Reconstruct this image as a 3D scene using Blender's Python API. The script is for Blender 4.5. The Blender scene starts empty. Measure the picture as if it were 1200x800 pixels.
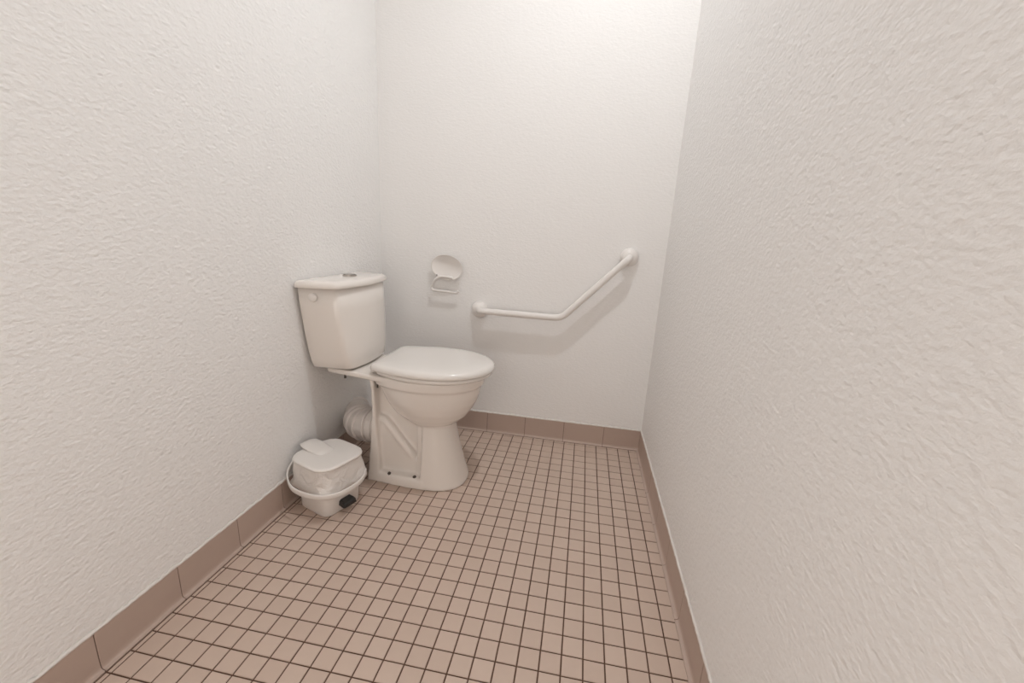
import bpy, bmesh, math, random
from mathutils import Vector, Matrix

random.seed(7)
SC = bpy.context.scene
COL = SC.collection
PI = math.pi

# ------------------------------------------------------------------ camera
CAM = Vector((1.01887, -2.01654, 1.02681))
YAW, PITCH, ROLL, FPX = -0.16017, 0.25023, 0.05391, 490.123
fw = Vector((math.sin(YAW) * math.cos(PITCH), math.cos(YAW) * math.cos(PITCH), -math.sin(PITCH)))
r0 = Vector((math.cos(YAW), -math.sin(YAW), 0))
u0 = r0.cross(fw)
rt = r0 * math.cos(ROLL) + u0 * math.sin(ROLL)
up = u0 * math.cos(ROLL) - r0 * math.sin(ROLL)
cd = bpy.data.cameras.new('camera')
cd.sensor_fit = 'HORIZONTAL'; cd.sensor_width = 36.0
cd.lens = FPX / 1200 * 36.0
cd.clip_start = 0.02
cam = bpy.data.objects.new('camera', cd)
cam.matrix_world = Matrix(((rt.x, up.x, -fw.x, CAM.x), (rt.y, up.y, -fw.y, CAM.y), (rt.z, up.z, -fw.z, CAM.z), (0, 0, 0, 1)))
COL.objects.link(cam)
SC.camera = cam

# ------------------------------------------------------------------ light
WORLD_STRENGTH = 2.0          # added warm fill light, let in by an assumed doorway behind the camera
LAMP_POWER = 52.0
LAMP_POS = (1.02, -0.80)
w = bpy.data.worlds.new('world'); SC.world = w
w.use_nodes = True
w.node_tree.nodes['Background'].inputs[0].default_value = (1.0, 0.915, 0.84, 1)
w.node_tree.nodes['Background'].inputs[1].default_value = WORLD_STRENGTH
vs = SC.view_settings
vs.view_transform = 'Standard'; vs.look = 'None'; vs.gamma = 1.0; vs.use_curve_mapping = False
vs.exposure = 0.03

# ------------------------------------------------------------------ room numbers
RW = 1.375          # right wall x (left wall is x = 0, back wall is y = 0)
RY = -2.75          # front wall
RH = 3.05           # ceiling
YC = -0.47          # centre line of the toilet

# ------------------------------------------------------------------ helpers
def prop(o, label=None, cat=None, group=None, kind=None):
    if label: o['label'] = label
    if cat: o['category'] = cat
    if group: o['group'] = group
    if kind: o['kind'] = kind
    return o

def empty(name, loc, label=None, cat=None, group=None):
    o = bpy.data.objects.new(name, None)
    o.empty_display_size = 0.05
    COL.objects.link(o); o.location = loc
    return prop(o, label, cat, group)

def wloc(o):
    v = Vector((0, 0, 0))
    while o: v = v + o.location; o = o.parent
    return v

def obj(name, bm, mat, parent=None, smooth=False, normals=True, loc=None):
    """link a bmesh (in world coordinates) as ONE object under parent"""
    if normals: bmesh.ops.recalc_face_normals(bm, faces=bm.faces)
    me = bpy.data.meshes.new(name)
    base = Vector(loc) if loc is not None else Vector((0, 0, 0))
    off = base if parent is None else wloc(parent)
    if off.length > 0: bmesh.ops.translate(bm, verts=bm.verts, vec=-off)
    bm.to_mesh(me); bm.free()
    me.materials.append(mat)
    if smooth:
        for p in me.polygons: p.use_smooth = True
    o = bpy.data.objects.new(name, me); COL.objects.link(o)
    if parent is not None: o.parent = parent
    else: o.location = base
    return o

def box(bm, x0, x1, y0, y1, z0, z1):
    v = [bm.verts.new(c) for c in ((x0,y0,z0),(x1,y0,z0),(x1,y1,z0),(x0,y1,z0),(x0,y0,z1),(x1,y0,z1),(x1,y1,z1),(x0,y1,z1))]
    for f in ((3,2,1,0),(4,5,6,7),(0,1,5,4),(1,2,6,5),(2,3,7,6),(3,0,4,7)): bm.faces.new([v[i] for i in f])

def loft(bm, rings, cap0=True, cap1=True, closed=True):
    R = [[bm.verts.new(p) for p in r] for r in rings]
    n = len(R[0])
    for a, b in zip(R[:-1], R[1:]):
        for i in range(n if closed else n - 1):
            j = (i + 1) % n
            bm.faces.new((a[i], a[j], b[j], b[i]))
    if cap0: bm.faces.new(list(reversed(R[0])))
    if cap1: bm.faces.new(R[-1])
    return R

def tube(bm, path, rad, n=12, caps=True):
    P = [Vector(p) for p in path]
    rads = rad if isinstance(rad, (list, tuple)) else [rad] * len(P)
    t0 = (P[1] - P[0]).normalized()
    nrm = t0.orthogonal().normalized()
    rings = []
    for i, p in enumerate(P):
        if i == 0: t = P[1] - P[0]
        elif i == len(P) - 1: t = P[-1] - P[-2]
        else: t = (P[i+1] - P[i]).normalized() + (P[i] - P[i-1]).normalized()
        t.normalize()
        nrm = (nrm - t * nrm.dot(t)).normalized()
        b = t.cross(nrm)
        rings.append([p + (nrm * math.cos(2*PI*k/n) + b * math.sin(2*PI*k/n)) * rads[i] for k in range(n)])
    loft(bm, rings, caps, caps)

def smooth_path(pts, n=6):
    """Catmull-Rom through pts"""
    P = [Vector(p) for p in pts]; P = [P[0]*2-P[1]] + P + [P[-1]*2-P[-2]]
    out = []
    for i in range(1, len(P)-2):
        a, b, c, d = P[i-1], P[i], P[i+1], P[i+2]
        for k in range(n):
            t = k / n
            out.append(0.5*((2*b)+(c-a)*t+(2*a-5*b+4*c-d)*t*t+(3*b-a-3*c+d)*t**3))
    out.append(P[-2])
    return out

def fillet_path(pts, r, n=8):
    P = [Vector(p) for p in pts]; out = [P[0]]
    for i in range(1, len(P)-1):
        a = (P[i-1]-P[i]).normalized(); b = (P[i+1]-P[i]).normalized()
        s, e = P[i]+a*r, P[i]+b*r
        for k in range(n+1):
            t = k/n
            out.append(s*(1-t)**2 + P[i]*2*t*(1-t) + e*t*t)
    out.append(P[-1])
    return out

def lathe(bm, prof, origin, axis, n=24, cap0=True, cap1=True, sx=1.0):
    """prof: (radius, height along axis)"""
    o = Vector(origin); a = Vector(axis).normalized()
    u = Vector((0,0,1)) if abs(a.z) < .9 else Vector((1,0,0))
    e1 = a.cross(u).normalized(); e2 = e1.cross(a)
    rings = [[o + a*h + (e1*math.cos(2*PI*k/n)*sx + e2*math.sin(2*PI*k/n))*r for k in range(n)] for r, h in prof]
    loft(bm, rings, cap0, cap1)

def subsurf(o, lv=2):
    m = o.modifiers.new('subsurf', 'SUBSURF'); m.levels = lv; m.render_levels = lv

# ------------------------------------------------------------------ materials
def mat(name, col, rough=0.5, spec=0.5, coat=0.0):
    m = bpy.data.materials.new(name); m.use_nodes = True
    b = m.node_tree.nodes['Principled BSDF']
    b.inputs['Base Color'].default_value = (*col, 1)
    b.inputs['Roughness'].default_value = rough
    b.inputs['Specular IOR Level'].default_value = spec
    b.inputs['Coat Weight'].default_value = coat
    b.inputs['Coat Roughness'].default_value = 0.06
    return m, m.node_tree, b

def noise_col(m, nt, b, c1, c2, scale, detail=3):
    tc = nt.nodes.new('ShaderNodeTexCoord'); n = nt.nodes.new('ShaderNodeTexNoise'); mx = nt.nodes.new('ShaderNodeMix')
    mx.data_type = 'RGBA'
    n.inputs['Scale'].default_value = scale; n.inputs['Detail'].default_value = detail
    nt.links.new(tc.outputs['Object'], n.inputs['Vector']); nt.links.new(n.outputs['Fac'], mx.inputs['Factor'])
    mx.inputs[6].default_value = (*c1, 1); mx.inputs[7].default_value = (*c2, 1)
    nt.links.new(mx.outputs[2], b.inputs['Base Color'])
    return tc, n, mx

def plaster(name, stretch, strength, dist):
    m, nt, b = mat(name, (.8,.78,.76), 0.75, 0.25)
    tc, n, mx = noise_col(m, nt, b, (.885,.868,.851), (.905,.888,.871), 3.0)
    mp = nt.nodes.new('ShaderNodeMapping'); mp.inputs['Scale'].default_value = stretch
    nt.links.new(tc.outputs['Object'], mp.inputs['Vector'])
    n1 = nt.nodes.new('ShaderNodeTexNoise'); n1.inputs['Scale'].default_value = 105; n1.inputs['Detail'].default_value = 4; n1.inputs['Roughness'].default_value = .55; n1.inputs['Distortion'].default_value = .15
    n2 = nt.nodes.new('ShaderNodeTexNoise'); n2.inputs['Scale'].default_value = 55; n2.inputs['Detail'].default_value = 2
    vo = nt.nodes.new('ShaderNodeTexVoronoi'); vo.feature = 'SMOOTH_F1'; vo.inputs['Scale'].default_value = 115
    for t in (n1, n2, vo): nt.links.new(mp.outputs['Vector'], t.inputs['Vector'])
    a1 = nt.nodes.new('ShaderNodeMath'); a1.operation = 'MULTIPLY_ADD'
    nt.links.new(n2.outputs['Fac'], a1.inputs[0]); a1.inputs[1].default_value = 0.9
    nt.links.new(n1.outputs['Fac'], a1.inputs[2])
    a2 = nt.nodes.new('ShaderNodeMath'); a2.operation = 'MULTIPLY_ADD'
    nt.links.new(vo.outputs['Distance'], a2.inputs[0]); a2.inputs[1].default_value = 0.5
    nt.links.new(a1.outputs[0], a2.inputs[2])
    bp = nt.nodes.new('ShaderNodeBump'); bp.inputs['Strength'].default_value = strength; bp.inputs['Distance'].default_value = dist
    nt.links.new(a2.outputs[0], bp.inputs['Height']); nt.links.new(bp.outputs['Normal'], b.inputs['Normal'])
    return m

M = {}
M['plaster_side'] = plaster('plaster_side', (1, 0.8, 1.2), 0.85, 0.0027)
M['plaster_right'] = plaster('plaster_right', (1, 0.8, 1.2), 0.8, 0.0019)
M['plaster_back'] = plaster('plaster_back', (0.8, 1, 1.3), 0.6, 0.0013)
M['ceiling_paint'] = mat('ceiling_paint', (.90,.89,.88), .8, .2)[0]

def tile_mat(name, c1, c2, rough):
    m, nt, b = mat(name, c1, rough, 0.4)
    g = nt.nodes.new('ShaderNodeNewGeometry'); mx = nt.nodes.new('ShaderNodeMix'); mx.data_type = 'RGBA'
    oi = nt.nodes.new('ShaderNodeObjectInfo'); ad = nt.nodes.new('ShaderNodeMath'); ad.operation = 'ADD'
    fr = nt.nodes.new('ShaderNodeMath'); fr.operation = 'FRACT'
    nt.links.new(g.outputs['Random Per Island'], ad.inputs[0]); nt.links.new(oi.outputs['Random'], ad.inputs[1]); nt.links.new(ad.outputs[0], fr.inputs[0])
    tc = nt.nodes.new('ShaderNodeTexCoord'); n = nt.nodes.new('ShaderNodeTexNoise'); n.inputs['Scale'].default_value = 40; n.inputs['Detail'].default_value = 5
    nt.links.new(tc.outputs['Object'], n.inputs['Vector'])
    av = nt.nodes.new('ShaderNodeMath'); av.operation = 'MULTIPLY_ADD'; av.inputs[1].default_value = .45
    ml = nt.nodes.new('ShaderNodeMath'); ml.operation = 'MULTIPLY'; ml.inputs[1].default_value = .55
    nt.links.new(fr.outputs[0], ml.inputs[0]); nt.links.new(n.outputs['Fac'], av.inputs[0]); nt.links.new(ml.outputs[0], av.inputs[2])
    nt.links.new(av.outputs[0], mx.inputs['Factor'])
    mx.inputs[6].default_value = (*c1, 1); mx.inputs[7].default_value = (*c2, 1)
    nt.links.new(mx.outputs[2], b.inputs['Base Color'])
    bp = nt.nodes.new('ShaderNodeBump'); bp.inputs['Strength'].default_value = .08; bp.inputs['Distance'].default_value = .001
    nt.links.new(n.outputs['Fac'], bp.inputs['Height']); nt.links.new(bp.outputs['Normal'], b.inputs['Normal'])
    return m
M['floor_tile'] = tile_mat('floor_tile', (.56,.43,.355), (.62,.485,.405), .40)
M['base_tile'] = tile_mat('base_tile', (.485,.37,.312), (.53,.41,.348), .45)
m, nt, b = mat('grout', (.10,.07,.055), .9, .2); noise_col(m, nt, b, (.105,.06,.042), (.155,.095,.068), 30); M['grout'] = m
m, nt, b = mat('base_grout', (.25,.18,.15), .9, .2); noise_col(m, nt, b, (.19,.135,.11), (.26,.19,.16), 30); M['base_grout'] = m
m, nt, b = mat('bead', (.8,.76,.72), .8, .2); noise_col(m, nt, b, (.72,.67,.62), (.84,.80,.76), 25); M['bead'] = m

def ceramic(name, c1, c2, rough, coat):
    m, nt, b = mat(name, c1, rough, .5, coat)
    noise_col(m, nt, b, c1, c2, 6.0)
    return m
M['ceramic'] = ceramic('ceramic', (.84,.785,.735), (.86,.805,.755), .16, .3)
M['seat_plastic'] = ceramic('seat_plastic', (.80,.76,.72), (.82,.78,.74), .18, .25)
M['bin_plastic'] = ceramic('bin_plastic', (.79,.745,.705), (.82,.775,.735), .38, 0)
M['nylon'] = ceramic('nylon', (.83,.79,.755), (.85,.81,.775), .33, 0)
M['pipe_plastic'] = ceramic('pipe_plastic', (.78,.72,.68), (.81,.75,.71), .4, 0)
M['metal'] = mat('chrome', (.42,.39,.36), .25)[0]; M['metal'].node_tree.nodes['Principled BSDF'].inputs['Metallic'].default_value = .9
m, nt, b = mat('black_plastic', (.02,.018,.017), .4); noise_col(m, nt, b, (.012,.011,.010), (.03,.027,.025), 60); M['black'] = m
m, nt, b = mat('rusty_bolt', (.07,.055,.045), .5); noise_col(m, nt, b, (.05,.04,.033), (.10,.08,.065), 200); M['bolt'] = m
m, nt, b = mat('bag_film', (.78,.73,.69), .33, .5)
tc, n, mx = noise_col(m, nt, b, (.76,.71,.67), (.82,.775,.735), 14)
b.inputs['Transmission Weight'].default_value = 0.0
b.inputs['Subsurface Weight'].default_value = 0.0
nb = nt.nodes.new('ShaderNodeTexNoise'); nb.inputs['Scale'].default_value = 26; nb.inputs['Detail'].default_value = 3; nb.inputs['Distortion'].default_value = 1.2
bpn = nt.nodes.new('ShaderNodeBump'); bpn.inputs['Strength'].default_value = .7; bpn.inputs['Distance'].default_value = .010
nt.links.new(tc.outputs['Object'], nb.inputs['Vector']); nt.links.new(nb.outputs['Fac'], bpn.inputs['Height']); nt.links.new(bpn.outputs['Normal'], b.inputs['Normal'])
M['bag'] = m
m = bpy.data.materials.new('lamp_glass'); m.use_nodes = True
bn = m.node_tree.nodes['Principled BSDF']; bn.inputs['Base Color'].default_value = (.9,.9,.88,1)
bn.inputs['Emission Color'].default_value = (.955, .98, 1, 1); LAMP_EMIT = bn.inputs['Emission Strength']
M['lamp_glass'] = m

# ------------------------------------------------------------------ room shell
T = 0.12
def shell(name, boxes, m):
    bm = bmesh.new()
    for bx in boxes: box(bm, *bx)
    return prop(obj(name, bm, m, loc=None), kind='structure')
shell('wall_left', [(-T, 0, RY, 0, -.05, RH)], M['plaster_side'])
shell('wall_right', [(RW, RW+T, RY, 0, -.05, RH)], M['plaster_right'])
shell('wall_back', [(-T, RW+T, 0, T, -.05, RH)], M['plaster_back'])
DX0, DX1, DH = 0.30, 1.17, 2.06      # assumed doorway behind the camera, left open to admit the fill light
shell('wall_front', [(-T, DX0, RY-T, RY, -.05, RH), (DX1, RW+T, RY-T, RY, -.05, RH), (DX0, DX1, RY-T, RY, DH, RH)], M['plaster_back'])
shell('ceiling', [(-T, RW+T, RY-T, T, RH, RH+.08)], M['ceiling_paint'])

# floor: grout bed with every tile proud of it
PT = 0.0538; GAP = 0.0036; FX0, FX1, FY1 = 0.0161, 1.3625, -0.0156
floor = shell('floor', [(-T, RW+T, RY-T, T, -.08, -.0022)], M['grout'])
cols = [FX0] + [1.3213 - PT*c for c in range(24, -1, -1)] + [FX1]
rows = [FY1]; y = -.7876 + 14*PT
while y > RY + .02: rows.append(y); y -= PT
rows.append(RY)
def tile_bm(bm, x0, x1, y0, y1, h=0.0, c=.0011, zb=-.004):
    lo = [(x0,y0,zb),(x1,y0,zb),(x1,y1,zb),(x0,y1,zb)]
    mi = [(a,b_,h-c) for a,b_,_ in lo]
    tp = [(x0+c,y0+c,h),(x1-c,y0+c,h),(x1-c,y1-c,h),(x0+c,y1-c,h)]
    loft(bm, [lo, mi, tp], cap0=False, cap1=True)
def frame_depth(x, y, z):
    d = Vector((x, y, z)) - CAM; zc = d.dot(fw)
    if zc < .05: return None
    u = 600 + FPX*d.dot(rt)/zc; v = 400 - FPX*d.dot(up)/zc
    return zc if (-8 < u < 1208 and -8 < v < 808) else None
cells = []
for i in range(len(cols)-1):
    for j in range(len(rows)-1):
        x0, x1 = cols[i]+GAP/2, cols[i+1]-GAP/2
        y1, y0 = rows[j]-GAP/2, rows[j+1]+GAP/2
        if i == 0: x0 = FX0+.0030
        if i == len(cols)-2: x1 = FX1-.0026
        if j == 0: y1 = FY1-.0026
        cx, cy = (x0+x1)/2, (y0+y1)/2
        under = (.215 < cx < .59 and abs(cy-YC) < .10) or ((cx-.145)**2+(cy+.74)**2 < .07**2)
        zc = None if under else frame_depth(cx, cy, 0)
        area = 0 if zc is None else (x1-x0)*(y1-y0)/zc**3
        cells.append((area, x0, x1, y0, y1))
cells.sort(reverse=True)
tile_mesh = None
rest = bmesh.new()
for k, (area, x0, x1, y0, y1) in enumerate(cells):
    if k < 300 and area > 0:
        std = abs(x1-x0-(PT-GAP)) < 1e-5 and abs(y1-y0-(PT-GAP)) < 1e-5
        if std and tile_mesh: me = tile_mesh
        else:
            bm = bmesh.new(); tile_bm(bm, -(x1-x0)/2, (x1-x0)/2, -(y1-y0)/2, (y1-y0)/2)
            bmesh.ops.recalc_face_normals(bm, faces=bm.faces)
            me = bpy.data.meshes.new('tile'); bm.to_mesh(me); bm.free(); me.materials.append(M['floor_tile'])
            if std: tile_mesh = me
        o = bpy.data.objects.new('tile', me); COL.objects.link(o); o.parent = floor
        o.location = ((x0+x1)/2, (y0+y1)/2, random.uniform(-.0003, .0003))
        o.rotation_euler = (random.uniform(-.002,.002), random.uniform(-.002,.002), random.uniform(-.006,.006))
    else:
        tile_bm(rest, x0, x1, y0, y1, random.uniform(-.0003, .0003))
prop(obj('tile_field', rest, M['floor_tile'], floor), kind='stuff')

# baseboards: coved ceramic tiles, each its own piece, with a bead of plaster on top
BH = 0.1045
PROF = [(0.0,-.003),(.0150,-.003),(.0154,.0010),(.0146,.0020),(.0098,.0032),(.0068,.0052),(.0052,.0092),(.0044,.0160),(.0042,BH-.0025),(.0032,BH),(0.0,BH)]
def baseboard(name, joints, place, bead_n):
    """place(s, d, z): s along the wall, d off the wall"""
    bm = bmesh.new()
    s0, s1 = min(joints), max(joints)
    gp = [(0,-.003),(.0125,-.003),(.012,.0006),(.0085,.0022),(.0058,.0042),(.0042,.0085),(.0034,.016),(.0031,BH-.003),(0,BH-.003)]
    loft(bm, [[place(s, d, z) for d, z in gp] for s in (s0, s1)])
    root = prop(obj(name, bm, M['base_grout']), kind='structure')
    js = sorted(joints)
    for a, b_ in zip(js[:-1], js[1:]):
        bm = bmesh.new(); g = .0011; j = random.uniform(-.0004, .0006)
        loft(bm, [[place(s, max(0, d+j*(d > 0)-e*(d > .003)), z) for d, z in PROF] for s, e in ((a+g, .0006), (a+g+.0008, 0), (b_-g-.0008, 0), (b_-g, .0006))])
        obj('base_tile', bm, M['base_tile'], root)
    bm = bmesh.new(); rings = []
    for k in range(bead_n+1):
        s = s0 + (s1-s0)*k/bead_n
        h = .0045 + random.uniform(-.0016, .002); dd = .0050 + random.uniform(-.0008, .0008)
        rings.append([place(s, 0, BH-.001), place(s, dd, BH-.0005), place(s, dd*.75, BH+h*.55), place(s, 0, BH+h*1.8)])
    loft(bm, rings)
    obj('plaster_bead', bm, M['bead'], root, smooth=True)
jb = [.583 + .203*k for k in range(-2, 4)]
baseboard('baseboard_back', [0.0] + jb + [RW], lambda s, d, z: (s, -d, z), 160)
jl = [-1.432 + .2025*k for k in range(-6, 7)]
baseboard('baseboard_left', [RY+.001] + [j for j in jl if RY+.03 < j < -.03] + [-.001], lambda s, d, z: (d, s, z), 300)
jr = [-.995 + .2045*k for k in range(-8, 5)]
baseboard('baseboard_right', [RY+.001] + [j for j in jr if RY+.03 < j < -.03] + [-.001], lambda s, d, z: (RW-d, s, z), 300)

# ------------------------------------------------------------------ ceiling lamp (above the frame)
lamp = empty('ceiling_lamp', (LAMP_POS[0], LAMP_POS[1], RH), 'flat round white lamp on the ceiling above the toilet', 'lamp')
LO = (LAMP_POS[0], LAMP_POS[1], RH)
bm = bmesh.new(); lathe(bm, [(.050,-.001),(.068,-.001),(.070,-.006),(.066,-.014),(.056,-.018),(.050,-.016)], LO, (0,0,1), 40, False, False); obj('lamp_ring', bm, M['nylon'], lamp, smooth=True)
bm = bmesh.new(); lathe(bm, [(.0495,-.002),(.0495,-.0125),(.030,-.0132),(.004,-.0135)], LO, (0,0,1), 40); obj('lamp_diffuser', bm, M['lamp_glass'], lamp)
LAMP_EMIT.default_value = 95.0
ld = bpy.data.lights.new('lamp_beam', 'SPOT'); ld.energy = LAMP_POWER; ld.color = (.955, .98, 1)
ld.shadow_soft_size = .035; ld.spot_size = math.radians(146); ld.spot_blend = 1.0
lo_ = bpy.data.objects.new('lamp_beam', ld); COL.objects.link(lo_); lo_.parent = lamp; lo_.location = (0, 0, -.085)

# ------------------------------------------------------------------ toilet
toilet = empty('toilet', (.40, YC, 0), 'white ceramic close-coupled toilet with closed lid against the left wall', 'toilet')

def mirror(half):
    """half outline (x, halfwidth) from the rear middle round to the front middle -> closed outline"""
    return [(x, -h) for x, h in half] + [(x, h) for x, h in reversed(half) if h > 1e-6]

def bez(p, q, r, n, last=False):
    return [((1-t)**2*p[0]+2*t*(1-t)*q[0]+t*t*r[0], (1-t)**2*p[1]+2*t*(1-t)*q[1]+t*t*r[1]) for t in [k/n for k in range(n + (1 if last else 0))]]

def egg(x0, x1, wd, wr, xm=None, n=14, cr=.03, e=2.1):
    """bowl outline: rear edge at x0 with half-width wr, widest wd at xm, rounded nose at x1"""
    if xm is None: xm = x0 + .47*(x1-x0)
    half = [(x0, 0.0), (x0, wr*.45)]
    half += bez((x0, wr-cr), (x0, wr), (x0+cr*.9, wr+(wd-wr)*.22), 5)
    half += bez((x0+cr*.9, wr+(wd-wr)*.22), (x0+(xm-x0)*.55, wd), (xm, wd), 8)
    for k in range(n+1):
        t = PI/2*k/n
        half.append((xm+(x1-xm)*math.sin(t)**(2/e), wd*max(0,math.cos(t))**(2/e) if k < n else 0.0))
    return mirror(half)

def ring(outl, z, yc=YC): return [(x, yc+h, z) for x, h in outl]
def inset(outl, d, cx=None):
    """move every outline point inwards by d"""
    n = len(outl); out = []
    for i in range(n):
        a, b_, c = Vector(outl[i-1]), Vector(outl[i]), Vector(outl[(i+1) % n])
        t = (c-a); nn = Vector((-t.y, t.x)).normalized() if t.length else Vector((0,0))
        p = b_ - nn*d*SGN
        out.append((p.x, p.y))
    return out
SGN = -1
def shrink(outl, f, cx): return [(cx+(x-cx)*f, h*f) for x, h in outl]

# --- pedestal and bowl: overlapping solids fused into one ceramic body
bm = bmesh.new()
def eg(z, x0, x1, wd, wr, e=2.1): return ring(egg(x0, x1, wd, wr, e=e), z)
loft(bm, [eg(.479,.255,.662,.172,.125), eg(.476,.250,.668,.177,.13), eg(.442,.256,.664,.174,.13), eg(.436,.266,.656,.167,.125), eg(.430,.270,.653,.164,.12),
          eg(.400,.280,.648,.159,.115), eg(.365,.290,.636,.150,.105), eg(.330,.305,.617,.136,.09), eg(.300,.32,.596,.119,.075), eg(.275,.345,.568,.099,.06), eg(.255,.37,.538,.078,.05), eg(.240,.40,.51,.05,.035)])
# platform that carries the tank
def plat(z, g=0.0):
    h = [(.045,0),(.045,.055),(.048,.108+g),(.07,.114+g),(.14,.126+g),(.20,.138+g),(.27,.152+g),(.33,.160+g),(.36,.10),(.36,0)]
    return ring(mirror(h), z)
loft(bm, [plat(.454,-.012), plat(.460,-.003), plat(.474), plat(.479,-.004)])
# front column
def colm(z, tip, hw, xr=.437):
    h = [(xr,0),(xr,hw*.6),(xr,hw-.004),(xr+.004,hw)]
    xm = xr+.028
    for k in range(15):
        t = PI/2*k/14
        h.append((xm+(tip-xm)*math.sin(t)**(2/2.25), hw*math.cos(t)**(2/2.25) if k < 14 else 0.0))
    return ring(mirror(h), z)
loft(bm, [colm(0,.607,.124), colm(.012,.607,.125), colm(.03,.601,.122), colm(.085,.583,.113), colm(.18,.560,.098), colm(.27,.543,.084), colm(.38,.545,.076)])
# foot flange
def flange(z, g):
    h = [(.204+g,0),(.204+g,.07),(.206+g,.100-g),(.225,.110-g),(.30,.119-g),(.37,.124-g),(.45,.126-g),(.46,.06),(.46,0)]
    return ring(mirror(h), z)
loft(bm, [flange(0,.0), flange(.012,-.001), flange(.032,.002), flange(.042,.008), flange(.044,.016)])
# rear rib
def rib(z, x0, x1, hw): return [(x0,YC-hw,z),(x1,YC-hw,z),(x1,YC+hw,z),(x0,YC+hw,z)]
loft(bm, [rib(0,.205,.262,.110), rib(.03,.207,.258,.110), rib(.10,.214,.258,.107), rib(.22,.224,.248,.103), rib(.32,.230,.244,.102), rib(.40,.230,.243,.104), rib(.465,.227,.248,.116)])
# inner web and stepped panels
box(bm, .235, .45, YC-.052, YC+.052, .0, .46)
def prism(pts, hw): loft(bm, [[(x, YC-hw, z) for x, z in pts], [(x, YC+hw, z) for x, z in pts]])
prism([(.235,.03),(.42,.03),(.42,.10),(.392,.108),(.285,.255),(.262,.268),(.235,.268)], .075)
prism([(.412,.03),(.45,.03),(.45,.30),(.412,.30)], .080)
# trap ridge
for s in (-1, 1):
    tube(bm, smooth_path([(.245,YC+s*0.057,.262),(.268,YC+s*0.059,.258),(.30,YC+s*0.061,.222),(.345,YC+s*0.061,.165),(.384,YC+s*0.059,.118),(.395,YC+s*0.046,.09)], 4), [.020]*21, 10)
# pan outlet spigot
lathe(bm, [(.052,0),(.052,.07)], (.165,YC,.195), (1,0,0), 24)
bmesh.ops.recalc_face_normals(bm, faces=bm.faces)
tmp = bpy.data.meshes.new('tmp'); bm.to_mesh(tmp); bm.free()
to = bpy.data.objects.new('tmp', tmp); COL.objects.link(to)
rm = to.modifiers.new('r', 'REMESH'); rm.mode = 'VOXEL'; rm.voxel_size = .0036; rm.use_smooth_shade = True
sm = to.modifiers.new('s', 'SMOOTH'); sm.factor = .5; sm.iterations = 12
dg = bpy.context.evaluated_depsgraph_get()
me = bpy.data.meshes.new_from_object(to.evaluated_get(dg))
bpy.data.objects.remove(to); bpy.data.meshes.remove(tmp)
bm = bmesh.new(); bm.from_mesh(me); bpy.data.meshes.remove(me)
bowl = obj('pedestal_bowl', bm, M['ceramic'], toilet, smooth=True, normals=False)

# --- tank
def tank_out(xb, hb, xc, hc, xf, r=.02):
    h = [(xb,0),(xb,hb*.5)] + bez((xb,hb-.012),(xb,hb),(xb+.010,hb-.002),4)
    sx, sy = xc-xb, hc-hb
    L = math.hypot(sx, sy)
    p = (xc-sx*r/L, hc-sy*r/L)
    def fr(y): return xf-(xf-xc)*(y/hc)**2
    h += [(xb+sx*.5, hb+sy*.5)]
    h += bez(p, (xc, hc), (fr(hc-r), hc-r), 7)
    for k in range(7):
        yy = (hc-r)*(1-k/6); h.append((fr(yy), max(0,yy)))
    return mirror(h)
bm = bmesh.new()
TZ = [(.4865,.024,.138,.158,.120,.180),(.487,.018,.145,.163,.129,.185),(.491,.015,.150,.165,.135,.187),(.52,.012,.158,.164,.149,.187),(.56,.010,.167,.161,.158,.185),(.63,.009,.180,.156,.166,.183),(.72,.008,.193,.150,.172,.179),(.802,.008,.202,.145,.175,.176)]
YT = YC+.012
loft(bm, [ring(tank_out(a[1], a[2]+.011, a[3], a[4]+.011, a[5]), a[0], YT) for a in TZ])
tank = obj('tank', bm, M['ceramic'], toilet, smooth=True)
bm = bmesh.new(); lathe(bm, [(.0165,0),(.0165,.003),(.014,.0065),(.008,.0085),(.002,.009)], (.064,YC-.188,.770), (.17,-1,-.12), 20); obj('side_cap', bm, M['nylon'], tank, smooth=True)
# --- tank lid
bm = bmesh.new()
def tl(g): return tank_out(.004+max(0,-g), .221+g, .152+g, .1935+g, .182+g, .018)
tt = tl(-.012)
loft(bm, [ring(tl(-.006),.8022,YT), ring(tl(.002),.8024,YT), ring(tl(.0035),.8036,YT), ring(tl(.004),.810,YT), ring(tl(.003),.817,YT), ring(tl(-.001),.8235,YT), ring(tl(-.007),.8275,YT), ring(tl(-.012),.829,YT), ring(shrink(tt,.90,.085),.8303,YT), ring(shrink(tt,.6,.085),.8315,YT), ring(shrink(tt,.2,.085),.832,YT)])
tlid = obj('tank_lid', bm, M['ceramic'], toilet, smooth=True)
bm = bmesh.new(); lathe(bm, [(.027,0),(.027,.0045),(.0245,.006),(.0235,.004)], (.092,YT,.8315), (0,0,1), 28); fb = obj('flush_button_ring', bm, M['metal'], tlid)
for s in (-1, 1):
    bm = bmesh.new()
    half = [(.092+.0225*math.sin(t)*1.0, YT+s*(.0012+.0215*math.cos(t))) for t in [(-PI/2+PI*k/12) for k in range(13)]]
    loft(bm, [[(x,y,.832) for x,y in half], [(x,y,.839) for x,y in half]])
    obj('flush_button', bm, M['metal'], tlid)
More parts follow.
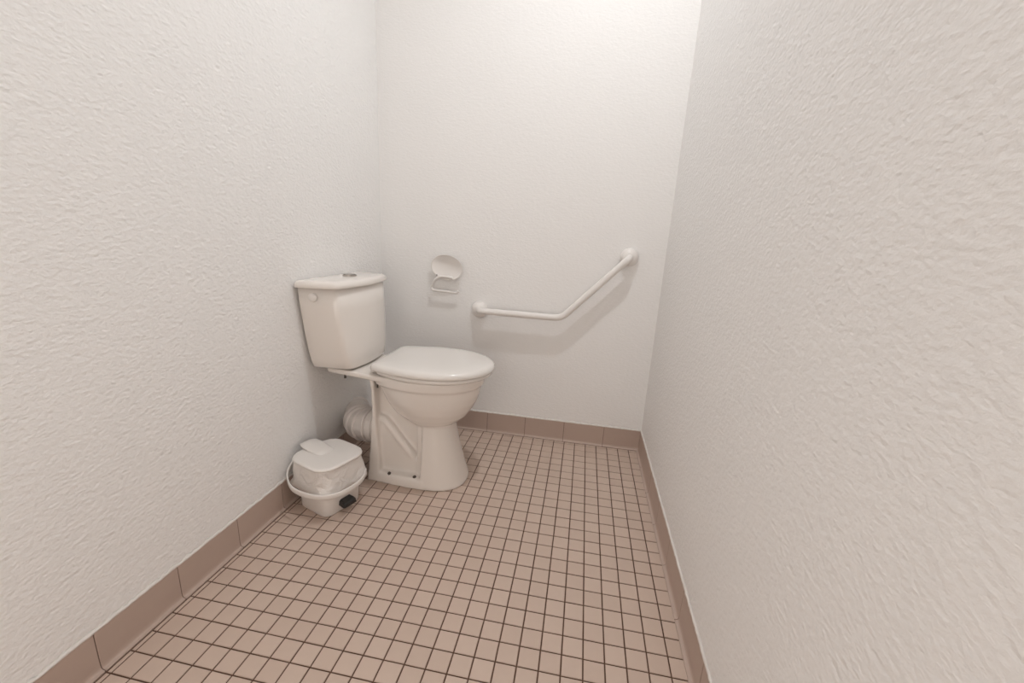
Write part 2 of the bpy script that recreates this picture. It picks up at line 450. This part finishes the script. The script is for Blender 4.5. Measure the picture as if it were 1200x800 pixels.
# --- seat ring and lid
def seat_o(g=0.0): return egg(.262-g, .694+g, .186+g, .128+g, xm=.465, cr=.022, e=2.05)
bm = bmesh.new()
so, si = seat_o(), egg(.33, .60, .115, .07, xm=.46, cr=.03)
R1 = [ring(inset(so,.004),.4815), ring(so,.485), ring(so,.494), ring(inset(so,.004),.498), ring(si,.498), ring(si,.4815)]
R = loft(bm, R1, False, False)
for i in range(len(R[0])):
    j = (i+1) % len(R[0]); bm.faces.new((R[-1][i], R[-1][j], R[0][j], R[0][i]))
obj('seat', bm, M['seat_plastic'], toilet, smooth=True)
bm = bmesh.new()
lo = egg(.246, .703, .1905, .140, xm=.465, cr=.02, e=2.05)
loft(bm, [ring(inset(lo,.006),.4995), ring(inset(lo,.001),.5005), ring(lo,.504), ring(inset(lo,.0002),.511), ring(inset(lo,.003),.517), ring(inset(lo,.008),.5215), ring(inset(lo,.014),.5243), ring(shrink(inset(lo,.012),.93,.46),.5262), ring(shrink(inset(lo,.012),.7,.46),.5275), ring(shrink(inset(lo,.012),.35,.46),.528)])
obj('seat_lid', bm, M['seat_plastic'], toilet, smooth=True)
for s in (-1, 1):
    bm = bmesh.new(); lathe(bm, [(.009,-.014),(.011,-.012),(.011,.012),(.009,.014)], (.246, YC+s*.100, .492), (0,1,0), 14)
    lathe(bm, [(.012,0),(.012,.005),(.008,.007),(.008,.012)], (.246, YC+s*.100, .479), (0,0,1), 14)
    obj('hinge', bm, M['seat_plastic'], toilet, smooth=False)
    bm = bmesh.new(); tube(bm, [(.2515, YC+s*.088, .456), (.2515, YC+s*.088, .408)], .0034, 8); obj('seat_bolt', bm, M['bolt'], toilet)
    bm = bmesh.new(); tube(bm, [(.108, YC+s*.080, .456), (.108, YC+s*.080, .430)], .0048, 8); obj('tank_bolt', bm, M['bolt'], toilet)
    bm = bmesh.new(); lathe(bm, [(.013,0),(.013,-.014),(.009,-.018)], (.062, YC+s*.085, .490), (0,0,1), 14); obj('tank_nut', bm, M['nylon'], toilet)
    for bx in (.302, .412):
        bm = bmesh.new(); lathe(bm, [(.0075,-.004),(.0075,.0025),(.006,.005),(.003,.0065)], (bx, YC+s*.106, .043), (0,s*.25,1), 6 if bx < .35 else 14); obj('floor_bolt', bm, M['bolt'], toilet)

# ------------------------------------------------------------------ waste pipe
pipe = empty('waste_pipe', (.10, YC, .125), 'ribbed off-white plastic waste pipe between the toilet and the left wall', 'pipe')
cl = smooth_path([(.205,YC,.195),(.172,YC,.195),(.140,YC+.005,.193),(.112,YC+.025,.190),(.086,YC+.060,.185),(.052,YC+.105,.178),(.001,YC+.165,.168)], 6)
bm = bmesh.new(); rr = []
for i in range(len(cl)):
    rr.append(.065 + (.002 if i < 6 else 0))
tube(bm, cl, rr, 28); obj('elbow', bm, M['pipe_plastic'], pipe, smooth=True)
for i in (7, 12, 17, 22):
    bm = bmesh.new(); lathe(bm, [(.064,-.0055),(.0735,-.004),(.0745,0),(.0735,.004),(.064,.0055)], cl[i], cl[i+1]-cl[i-1], 28, False, False); obj('pipe_ring', bm, M['pipe_plastic'], pipe, smooth=True)
bm = bmesh.new(); lathe(bm, [(.060,-.004),(.070,-.004),(.0725,0),(.0725,.018),(.070,.022),(.060,.022)], (.178,YC,.195), (1,0,0), 28); obj('collar', bm, M['pipe_plastic'], pipe, smooth=False)
bm = bmesh.new(); lathe(bm, [(.066,0),(.072,0),(.073,.006),(.068,.012)], (.001,YC+.165,.168), (.87,-.5,0.03), 28); obj('wall_rosette', bm, M['pipe_plastic'], pipe)

# ------------------------------------------------------------------ pedal bin
BX, BY, BA = .142, -.742, math.radians(-20)
pbin = empty('pedal_bin', (BX, BY, 0), 'small white plastic pedal bin beside the toilet, on the tiled floor', 'bin')
def rsq(hx, hy, r, z, n=6, wob=0.0, ph=0.0, sx=0.0):
    pts = []
    for q, (cx, cy) in enumerate(((hx-r,hy-r),(-hx+r,hy-r),(-hx+r,-hy+r),(hx-r,-hy+r))):
        for k in range(n):
            t = PI/2*q + PI/2*k/(n-1)
            pts.append((cx+r*math.cos(t), cy+r*math.sin(t)))
    out = []
    N = len(pts)
    dense = []
    for i in range(N):
        a, b_ = pts[i], pts[(i+1) % N]
        m_ = 4 if i % n == n-1 else 1
        for k in range(m_): dense.append((a[0]+(b_[0]-a[0])*k/m_, a[1]+(b_[1]-a[1])*k/m_))
    for (x, y) in dense:
        th = math.atan2(y, x)
        f = 1 + wob*(math.sin(5*th+ph)+.7*math.sin(9*th+2.1*ph)+.5*math.sin(14*th+ph*3.3))
        x, y = x*f+sx, y*f
        zz = z + (wob*.09*math.sin(3*th+ph*1.7) if wob else 0)
        out.append((BX+x*math.cos(BA)-y*math.sin(BA), BY+x*math.sin(BA)+y*math.cos(BA), zz))
    return out
def bloc(x, y, z): return (BX+x*math.cos(BA)-y*math.sin(BA), BY+x*math.sin(BA)+y*math.cos(BA), z)
bm = bmesh.new()
loft(bm, [rsq(.078,.078,.030,.0005), rsq(.080,.080,.032,.004), rsq(.083,.083,.034,.06), rsq(.087,.087,.036,.12), rsq(.091,.091,.038,.185)])
obj('body', bm, M['bin_plastic'], pbin, smooth=True)
bm = bmesh.new()
bag = [(.0925,.1925,.0),(.0955,.190,.003),(.0975,.176,.007),(.0985,.160,.010),(.1010,.146,.013),(.1005,.138,.012),(.1030,.127,.015),(.1035,.117,.013),(.1065,.110,.015),(.1085,.103,.014),(.1065,.097,.013),(.1000,.096,.010),(.0950,.100,.006)]
loft(bm, [rsq(a, a, .046, z, 8, wb*1.25, .8+k*.42) for k, (a, z, wb) in enumerate(bag)], False, False)
bo = obj('bin_bag', bm, M['bag'], pbin, smooth=True); prop(bo, 'thin pale bin liner folded down over the rim')
subsurf(bo, 1)
bm = bmesh.new()
loft(bm, [rsq(.095,.095,.054,.192), rsq(.101,.101,.058,.1925), rsq(.1025,.1025,.059,.196), rsq(.101,.101,.058,.2005), rsq(.096,.096,.055,.203), rsq(.089,.089,.050,.2035), rsq(.05,.05,.022,.2055), rsq(.01,.01,.004,.206)])
blid = obj('bin_lid', bm, M['bin_plastic'], pbin, smooth=True)
# raised hinge tab at the back of the lid
bm = bmesh.new()
tabp = [(.000,.2065,.030,.002),(-.030,.2085,.034,.004),(-.060,.2115,.036,.005),(-.090,.2145,.036,.005),(-.112,.216,.033,.004),(-.126,.2155,.026,.002)]
loft(bm, [[bloc(x,-w_,z-t-.004), bloc(x,-w_-.001,z-.0025), bloc(x,-w_+.004,z-.0005), bloc(x,0,z+.0008), bloc(x,w_-.004,z-.0005), bloc(x,w_+.001,z-.0025), bloc(x,w_,z-t-.004)] for x,z,w_,t in tabp])
obj('hinge_tab', bm, M['bin_plastic'], blid, smooth=True)
# carrying handle hanging round the near side
hp = smooth_path([(.050,-.660,.190),(.026,-.700,.180),(.012,-.755,.162),(.022,-.812,.138),(.068,-.856,.119),(.128,-.872,.111),(.188,-.869,.107),(.238,-.843,.109),(.268,-.79,.112),(.276,-.735,.116),(.262,-.69,.122)], 5)
bm = bmesh.new(); rings = []
ctr = Vector((BX, BY, 0))
for i, p in enumerate(hp):
    t = (hp[min(i+1,len(hp)-1)]-hp[max(i-1,0)]).normalized()
    rad = (Vector((p.x,p.y,0))-ctr).normalized(); rad = (rad - t*rad.dot(t)).normalized(); up_ = t.cross(rad).normalized()
    if up_.z < 0: up_ = -up_
    hw_, th = .0100, .0030
    rings.append([p+up_*(hw_*c)+rad*(th*s) for c, s in ((1,-.6),(1,.6),(.5,1),(-.5,1),(-1,.6),(-1,-.6),(-.5,-1),(.5,-1))])
loft(bm, rings); obj('handle', bm, M['bin_plastic'], pbin, smooth=True)
# pedal
bm = bmesh.new()
loft(bm, [[bloc(x,-w_-.002,z), bloc(x,-w_,z+h*.75), bloc(x,-w_+.005,z+h), bloc(x,w_-.005,z+h), bloc(x,w_,z+h*.75), bloc(x,w_+.002,z)] for x, w_, z, h in ((.076,.024,.030,.020),(.098,.026,.028,.020),(.109,.026,.027,.018),(.115,.023,.028,.011))])
obj('pedal', bm, M['black'], pbin)

# ------------------------------------------------------------------ grab bar
GD = .050
bar = empty('grab_bar', (.52, 0, .654), 'white angled grab bar fixed to the back wall beyond the toilet', 'grab bar')
A_, B_, C_ = Vector((.522,-GD,.656)), Vector((.931,-GD,.654)), Vector((1.215,-GD,.954))
pth = fillet_path([Vector((A_.x,-.012,A_.z)), A_, B_, C_, Vector((C_.x,-.012,C_.z))], .034, 9)
bm = bmesh.new(); tube(bm, pth, .0156, 18); obj('rail', bm, M['nylon'], bar, smooth=True)
for P in (A_, C_):
    bm = bmesh.new()
    lathe(bm, [(.041,0),(.041,.008),(.0395,.015),(.035,.022),(.028,.028),(.020,.032),(.014,.0335)], (P.x, -.0005, P.z), (0,-1,0), 32)
    obj('wall_flange', bm, M['nylon'], bar, smooth=True)

# ------------------------------------------------------------------ paper holder
hold = empty('toilet_paper_holder', (.36, 0, .85), 'empty white toilet paper holder with oval dish cover on the back wall', 'paper holder')
bm = bmesh.new(); DX, DZ = .354, .853
rings = []
for r, d in [(.02,.004),(.25,.005),(.5,.009),(.75,.016),(.92,.0235),(1.0,.028),(1.02,.0295),(1.0,.031),(.92,.0262),(.75,.019),(.5,.0122),(.25,.0085),(.02,.0075)]:
    rings.append([(DX+r*(.080*math.cos(2*PI*k/40)), -(d*.75+.004), DZ+r*(.061*math.sin(2*PI*k/40)-.006*math.cos(2*PI*k/40))) for k in range(40)])
loft(bm, rings); obj('dish_cover', bm, M['nylon'], hold, smooth=True)
bm = bmesh.new(); lathe(bm, [(.018,0),(.018,.005),(.016,.0075)], (DX,-.0005,DZ), (0,-1,0), 20); obj('wall_mount', bm, M['nylon'], hold)
bm = bmesh.new()
hk = smooth_path([(.379,-.024,.804),(.348,-.029,.808),(.317,-.029,.805),(.296,-.028,.790),(.283,-.027,.770),(.276,-.026,.751),(.281,-.026,.741),(.296,-.026,.737),(.349,-.026,.735),(.398,-.026,.732),(.408,-.026,.734),(.417,-.026,.741)], 5)
tube(bm, hk, .0060, 10); obj('wire_hook', bm, M['nylon'], hold, smooth=True)
bm = bmesh.new(); tube(bm, [(.360,-.028,.8075),(.385,-.024,.803)], [.0080,.0075], 10); obj('hook_clip', bm, M['nylon'], hold)
bm = bmesh.new(); lathe(bm, [(.0028,0),(.0028,.003)], (.304,-.0255,.8135), (0,-1,0), 10); obj('screw', bm, M['black'], hold)
